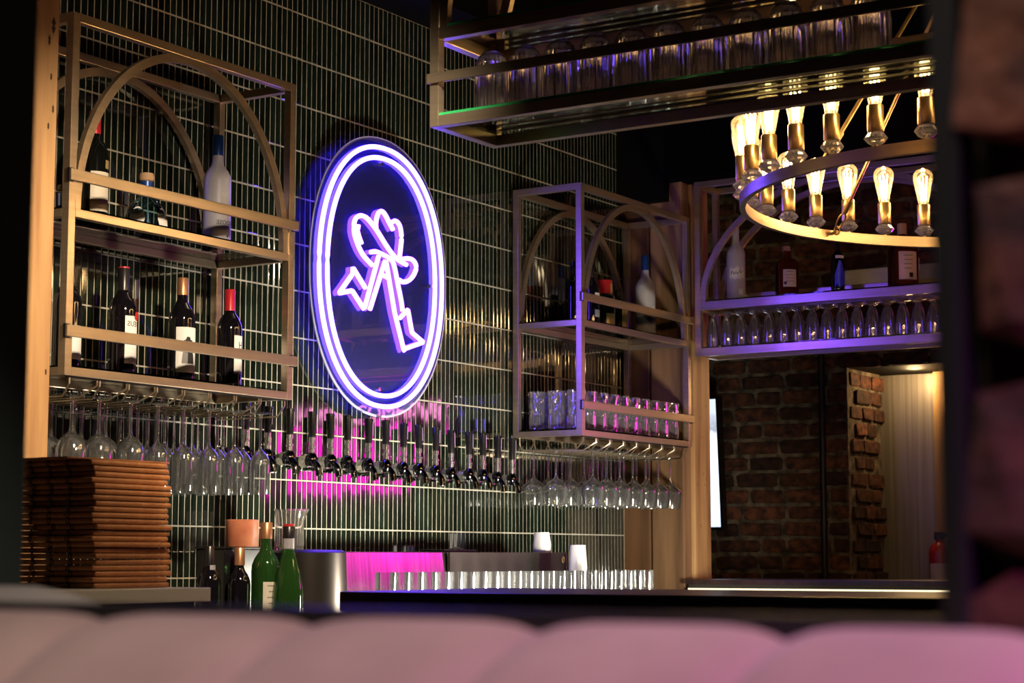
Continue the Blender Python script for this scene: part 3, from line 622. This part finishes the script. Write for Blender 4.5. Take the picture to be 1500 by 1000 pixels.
part('blue_neck_wrap', MB().lathe([(.0192, .112), (.0192, .150)], 24), 'capsule_blue', tq, smooth=True); part('cork_stopper', MB().lathe([(.015, .150), (.020, .153), (.0215, .163), (.019, .174), (0, .176)], 24), 'cork', tq, smooth=True)
for c in (-1.25, .18):
    patch('oval_label', [(.026*cos(a), .040+.032*sin(a)) for a in [2*pi*k/20 for k in range(20)]], .0622, 'label_white', tq, c, 12, lambda z: .0622-max(0, z-.028)*.16-max(0, z-.055)*.2)
place('lettering', text_mesh('Dulcefina', .012, 'print_black', .0002, True, .0618), tq, (0, 0, .047), (0, 0, .18))
def goose(label, loc, rz, s=1.0, mirror=True):
    t = bottle('vodka_bottle', label, loc, VODK, 'frosted', rz, ('capsule_blue', .0150, .262, .320), None, text=[('GOOSE', .017, 'print_black', .0389, .070, .0, mirror, 1)], scale=s)
    for i, (x, z) in enumerate(((-.012, .150), (-.004, .146), (.004, .152), (.012, .143), (.018, .136))):
        patch('printed_bird', [(x-.006, z+.004), (x, z), (x+.006, z+.006), (x+.001, z-.003)], .0390, 'label_white', t, 0, 4)
    patch('printed_hill', [(-.030, .095), (-.010, .100), (.010, .115), (.0, .120), (-.015, .112), (-.026, .108)], .0390, 'label_white', t)
    for k, cm in enumerate(('capsule_blue', 'label_white', 'print_red')): part('printed_flag', MB().add([((.0390)*sin(q/.039), -(.0390)*cos(q/.039), w) for q, w in ((.004+.005*k, .030), (.009+.005*k, .030), (.009+.005*k, .036), (.004+.005*k, .036))], [(0, 1, 2, 3)]), cm, t)
    return t
goose('frosted vodka bottle glowing violet on the upper gold shelf', (4.203, 3.68, ZU), -.15, 1.06)
ZR = 1.600+.436
bottle('liqueur_bottle', 'slim dark bottle with violet edge behind the shelf corner post', (6.295, 3.70, ZR), BORD, 'dark_glass', 0, ('capsule_black', .0158, .2, .27), scale=.85)
bottle('liqueur_bottle', 'black bottle with two white labels on the dim shelf', (6.365, 3.66, ZR), BORD, 'wine_black', 0, ('capsule_black', .0158, .24, .302), [('label_white', .05, .085, .8, R_, .2), ('label_white', .14, .165, .8, R_, .2)], scale=.82)
bottle('liqueur_bottle', 'dark bottle with red and gold cap on the dim shelf', (6.505, 3.68, ZR), SPIR, 'dark_glass', 0, ('capsule_red', .0300, .13, .205), [('label_gold', .02, .07, .5, .0425, -.4), ('label_gold', .150, .19, .6, .0304, .4)])
bottle('liqueur_bottle', 'dark green bottle with gold label beside the red-capped one', (6.632, 3.69, ZR), SPIR, 'dark_glass', 0, ('capsule_black', .0165, .17, .20), [('label_gold', .015, .115, .45, .0425, -.2)], scale=.92)
goose('frosted vodka bottle with blue cap before the timber column', (6.768, 3.64, ZR), -.1, 1.05)
# bottles on the long shelf
ZS = 1.967+.229; XS = 7.03
b_ = bottle('vodka_bottle', 'frosted vodka bottle with silver mountain print on the long shelf', (XS, 3.36, ZS), VODK, 'frosted', -.95, None, [('label_white', .022, .045, .25, .0388, .35)])
patch('printed_mountains', [(-.034, .088), (-.022, .092), (-.012, .084), (0, .090), (.012, .082), (.024, .092), (.034, .086), (.034, .120), (.022, .138), (.012, .124), (0, .140), (-.014, .128), (-.034, .134)], .0390, 'label_white', b_, 0, 18)
part('printed_script', MB().tube([(.0394*sin(x/.039), -.0394*cos(x/.039), z) for x, z, _ in smooth_path([(-.028, .104, 0), (-.022, .118, 0), (-.014, .106, 0), (-.006, .116, 0), (0, .106, 0), (.008, .120, 0), (.014, .126, 0), (.012, .110, 0), (.026, .122, 0)], 4)], .0012, 5), 'print_black', b_)
b_ = bottle('whiskey_bottle', 'dark bourbon bottle with cork and cream back label', (XS, 3.135, ZS), SPIR, 'amber_glass', -.9, ('cork', .0165, .186, .205), [('label_cream', .035, .105, .52, .0535, .0)], sq=.8)
for k, (w, h) in enumerate(((.028, .004), (.036, .003), (.030, .003), (.034, .003))): print_line(b_, -w/2, w/2, .096-.013*k, .0540, h*.7)
part('printed_stamp', MB().lathe([(0, 0), (.006, 0)], 12), 'print_black', b_, rot=(pi/2, 0, -.35), loc=(-.0535*sin(.35)-.0005, -.0545*cos(.35), .05))
b_ = bottle('liqueur_bottle', 'small dark bottle with flame print in neon-lit blue', (XS, 2.915, ZS), BORD, 'dark_glass', -.8, ('capsule_black', .0165, .22, .30), [('label_white', .185, .205, .7, .0370, .0)], scale=.72)
patch('neon_lit_flame', [(-.032, .02), (-.020, .05), (-.012, .03), (.004, .028), (.016, .046), (.026, .03), (.034, .05), (.033, .10), (.020, .135), (.006, .172), (-.008, .178), (-.018, .140), (-.032, .095)], .0392, 'neon_lit_print', b_, 0, 16)  # flame print; its blue also carries neon light refracted in the bottle
b_ = bottle('whiskey_bottle', 'amber bourbon bottle with pale pink back label and barcode', (XS, 2.645, ZS), SPIR, 'amber_glass', -.85, ('cork', .0165, .186, .225), [('label_pink', .022, .120, .60, .0570, .0), ('label_cream', .06, .10, .12, .0570, 1.0)], sq=.9, scale=1.12)
for k in range(4): print_line(b_, -.018+.003*(k % 2), .018-.002*k, .106-.015*k, .0575, .003)
for k in range(7): part('printed_bar', B((-.001, -.0584, .030), (.0005+.0006*(k % 2), -.0574, .046)), 'print_black', b_, rot=(0, 0, .05+.035*k))
b_ = bottle('vodka_bottle', 'frosted vodka bottle with a violet crest beside the black frame', (XS, 2.455, ZS), VODK, 'frosted', -.8, ('capsule_blue', .015, .26, .318), [('label_silver', .10, .135, .6, .0389, 0), ('label_white', .03, .05, .3, .0389, .1)])
# bottles on the work station
ZK = .932
bottle('wine_bottle', 'black bottle with a grey neck band behind the white counter', (3.90, 3.42, ZK), BORD, 'wine_black', 0, ('capsule_black', .0158, .235, .300), [('label_silver', .218, .240, .9, .0205, .2, 'neck_band'), ('print_red', .06, .10, .5, R_, .7)], scale=.84)
bottle('spirit_bottle', 'dark bottle with bronze stopper under the copper candle', (4.00, 3.40, ZK), BORD, 'wine_black', 0, ('capsule_copper', .0175, .245, .303), None, scale=.82)
b_ = bottle('wine_bottle', 'green wine bottle with copper capsule and cream text label', (4.075, 3.37, ZK), BORD, 'green_glass', 0, ('capsule_copper', .0160, .262, .305), [('label_cream', .05, .150, .85, R_, -.2)], scale=1.04)
for k in range(6): print_line(b_, -.022+.004*(k % 2), .022-.003*(k % 3), .140-.015*k, R_+.0005, .0032, -.2)
bottle('wine_bottle', 'sloping green burgundy bottle with dark pour cap and red top', (4.085, 3.30, ZK), BURG, 'green_glass', 0, ('capsule_black', .0170, .268, .300), [('label_silver', .236, .268, pi, .0162, 0, 'neck_foil'), ('capsule_red', .300, .306, pi, .0150, 0, 'cap_top'), ('label_white', .03, .085, .45, .0410, .75)], scale=1.02)
bx = thing('cocktail_box', 'black box under the copper candle behind the bottles', 'box', (3.985, 3.44, .932))
part('body', B((0, 0, 0), (.20, .10, .245)), 'black_plastic', bx, bevel=.003); part('lid', B((-.004, -.004, .245), (.204, .104, .251)), 'black_plastic', bx, bevel=.002)
cd = thing('pillar_candle', 'terracotta pillar candle on the black box', 'candle', (4.098, 3.475, 1.183))
part('wax', MB().lathe([(0, 0), (.043, 0), (.0445, .002), (.0445, .073), (.042, .075), (.038, .072), (0, .068)], 36), 'candle', cd, smooth=True); part('wick', MB().tube([(0, 0, .066), (.002, 0, .078)], .0012, 6), 'print_black', cd)

# ================================================================== MENUS
H = .0123
cov = B((0, 0, 0), (.232, .235, .0112)).mesh('cover', 'leather', False, .0045)
pag = B((.002, .006, .003), (.2365, .22, .0082)).mesh('pages', 'paper')
ring = MB().tube([(-.004+.004*cos(a), 0, .0056+.0062*sin(a)) for a in [2*pi*q/10 for q in range(10)]], .0014, 5, True).mesh('binding_ring', 'black_plastic', True)
for k in range(22):
    t = thing('menu', 'brown leather menu in the stack on the white counter' if k < 21 else 'brown leather menu topmost of the stack on the white counter', 'menu', (2.925+random.uniform(-.004, .014), 2.885+random.uniform(-.004, .008), 1.0885+k*H), random.uniform(-.02, .02), 'leather menus in a stack')
    place('cover', cov, t); place('pages', pag, t); [place('binding_ring', ring, t, (0, .07+.055*q, 0)) for q in range(3)]
top = tag(part('menu_sheet', B((0, 0, 0), (.30, .24, .003)), 'leather', loc=(2.86, 2.90, 1.0885+22*H-.0005), rot=(0, 0, -.03)), 'loose flat leather cover lying across the menu stack', 'menu')

# ================================================================== TAPS
def make_tap():
    t = thing('beer_tap', 'black-handled chrome beer tap in the row on the tiled wall', 'tap', (0, 0, 0), 0, 'beer taps along the tiled wall')
    part('shank', MB().tube([(0, .01, -.025), (0, -.075, -.025)], .014, 14), 'dark_chrome', t, smooth=True)
    part('flange', MB().tube([(0, .004, -.025), (0, -.012, -.025)], .026, 20), 'dark_chrome', t, smooth=True)
    part('coupling', MB().tube([(0, -.05, -.025), (0, -.075, -.025)], .021, 8), 'chrome', t)
    part('faucet', MB().lathe([(0, -.045), (.014, -.043), (.020, -.030), (.020, -.018), (.014, -.006), (.009, 0), (0, .002)], 16, (0, -.088, 0)), 'dark_chrome', t, smooth=True)
    part('spout', MB().tube(smooth_path([(0, -.095, -.028), (0, -.112, -.045), (0, -.118, -.072)], 5), .0105, 12), 'dark_chrome', t, smooth=True)
    c = part('collar', MB().lathe([(.010, 0), (.010, .012), (.0125, .014), (.0125, .02), (.008, .022), (.008, .034), (.011, .036), (.011, .05), (0, .05)], 14, (0, -.088, 0)), 'chrome', t, smooth=True)
    h = part('handle', MB().lathe([(0, .048), (.011, .048), (.0115, .055), (.0148, .125), (.0138, .130), (0, .131)], 12, (0, -.088, 0)), 'black_plastic', t, smooth=True)
    part('badge', B((-.0006, -.1055, .075), (.0006, -.1035, .12)), 'label_silver', h)
    return t
tap = make_tap()
XT = [4.54, 4.65, 4.752, 4.851, 4.944, 5.056, 5.143, 5.249, 5.349, 5.444, 5.541, 5.645, 5.747, 5.843, 5.936]
for i, x in enumerate([4.43]+XT):
    o = tap if i == 0 else copy_tree(tap)
    o.location = (x, YW, 1.487-.0016*i); o.rotation_euler = (random.uniform(-.04, .02), random.uniform(-.05, .05), random.uniform(-.08, .08))

# ================================================================== FAR ROOM THINGS
tv = thing('television', 'wall television showing a pale snow scene beside the timber column', 'television', (7.93, 3.868, 1.28))
tv.rotation_euler = (0, radians(-4), 0)
part('screen', B((-.001, .012, .015), (.0, .9, .60)), 'screen', tv); part('bezel', MB().box((-.006, 0, 0), (.04, .012, .615)).box((-.006, .012, 0), (.04, .9, .015)).box((-.006, .012, .60), (.04, .9, .615)), 'black_plastic', tv); part('back', B((.0, .012, .015), (.04, .9, .60)), 'black_plastic', tv); part('wall_bracket', B((.03, .40, .20), (.155, .50, .40)), 'dark_steel', tv)
tag(part('grey_duct', B((7.86, 2.2, 2.33), (8.08, 3.245, 2.42)), 'grey_panel', bevel=.02), 'light grey duct with rounded end behind the bourbon bottles', 'duct')
sc_ = thing('wall_sconce', 'small wall lamp with two glowing bulbs on the timber', 'lamp', (8.455, 2.955, 1.93))
part('plate', B((-.03, -.02, -.03), (.0, .02, .03)), 'dark_steel', sc_, bevel=.003); part('arm', MB().tube([(-.02, 0, -.02), (-.02, 0, .03)], .012, 10), 'dark_steel', sc_, smooth=True)
for z in (.045, -.045): part('bulb', MB().lathe([(0, -.022), (.014, -.017), (.021, 0), (.014, .017), (0, .022)], 16, (-.02, 0, z)), 'sconce_glow', sc_, smooth=True)
fe = thing('fire_extinguisher', 'red fire extinguisher against the far timber', 'extinguisher', (8.33, 2.99, .98))
part('cylinder', MB().lathe([(0, 0), (.045, 0), (.05, .01), (.05, .20), (.04, .23), (.018, .245), (.018, .26)], 24), 'red_paint', fe, smooth=True); part('valve', B((-.02, -.02, .255), (.02, .02, .29)), 'black_plastic', fe, bevel=.004)
part('hose', MB().tube(smooth_path([(0, -.01, .275), (0, -.06, .27), (0, -.075, .2), (0, -.062, .08)], 6), .009, 8), 'black_plastic', fe, smooth=True); part('paper_label', MB().lathe([(.0505, .07), (.0505, .15)], 12, a0=pi*.75, a1=pi*1.5), 'label_cream', fe, smooth=True)
part('bracket', B((-.04, -.04, -.02), (.13, .06, 0)), 'dark_steel', fe)
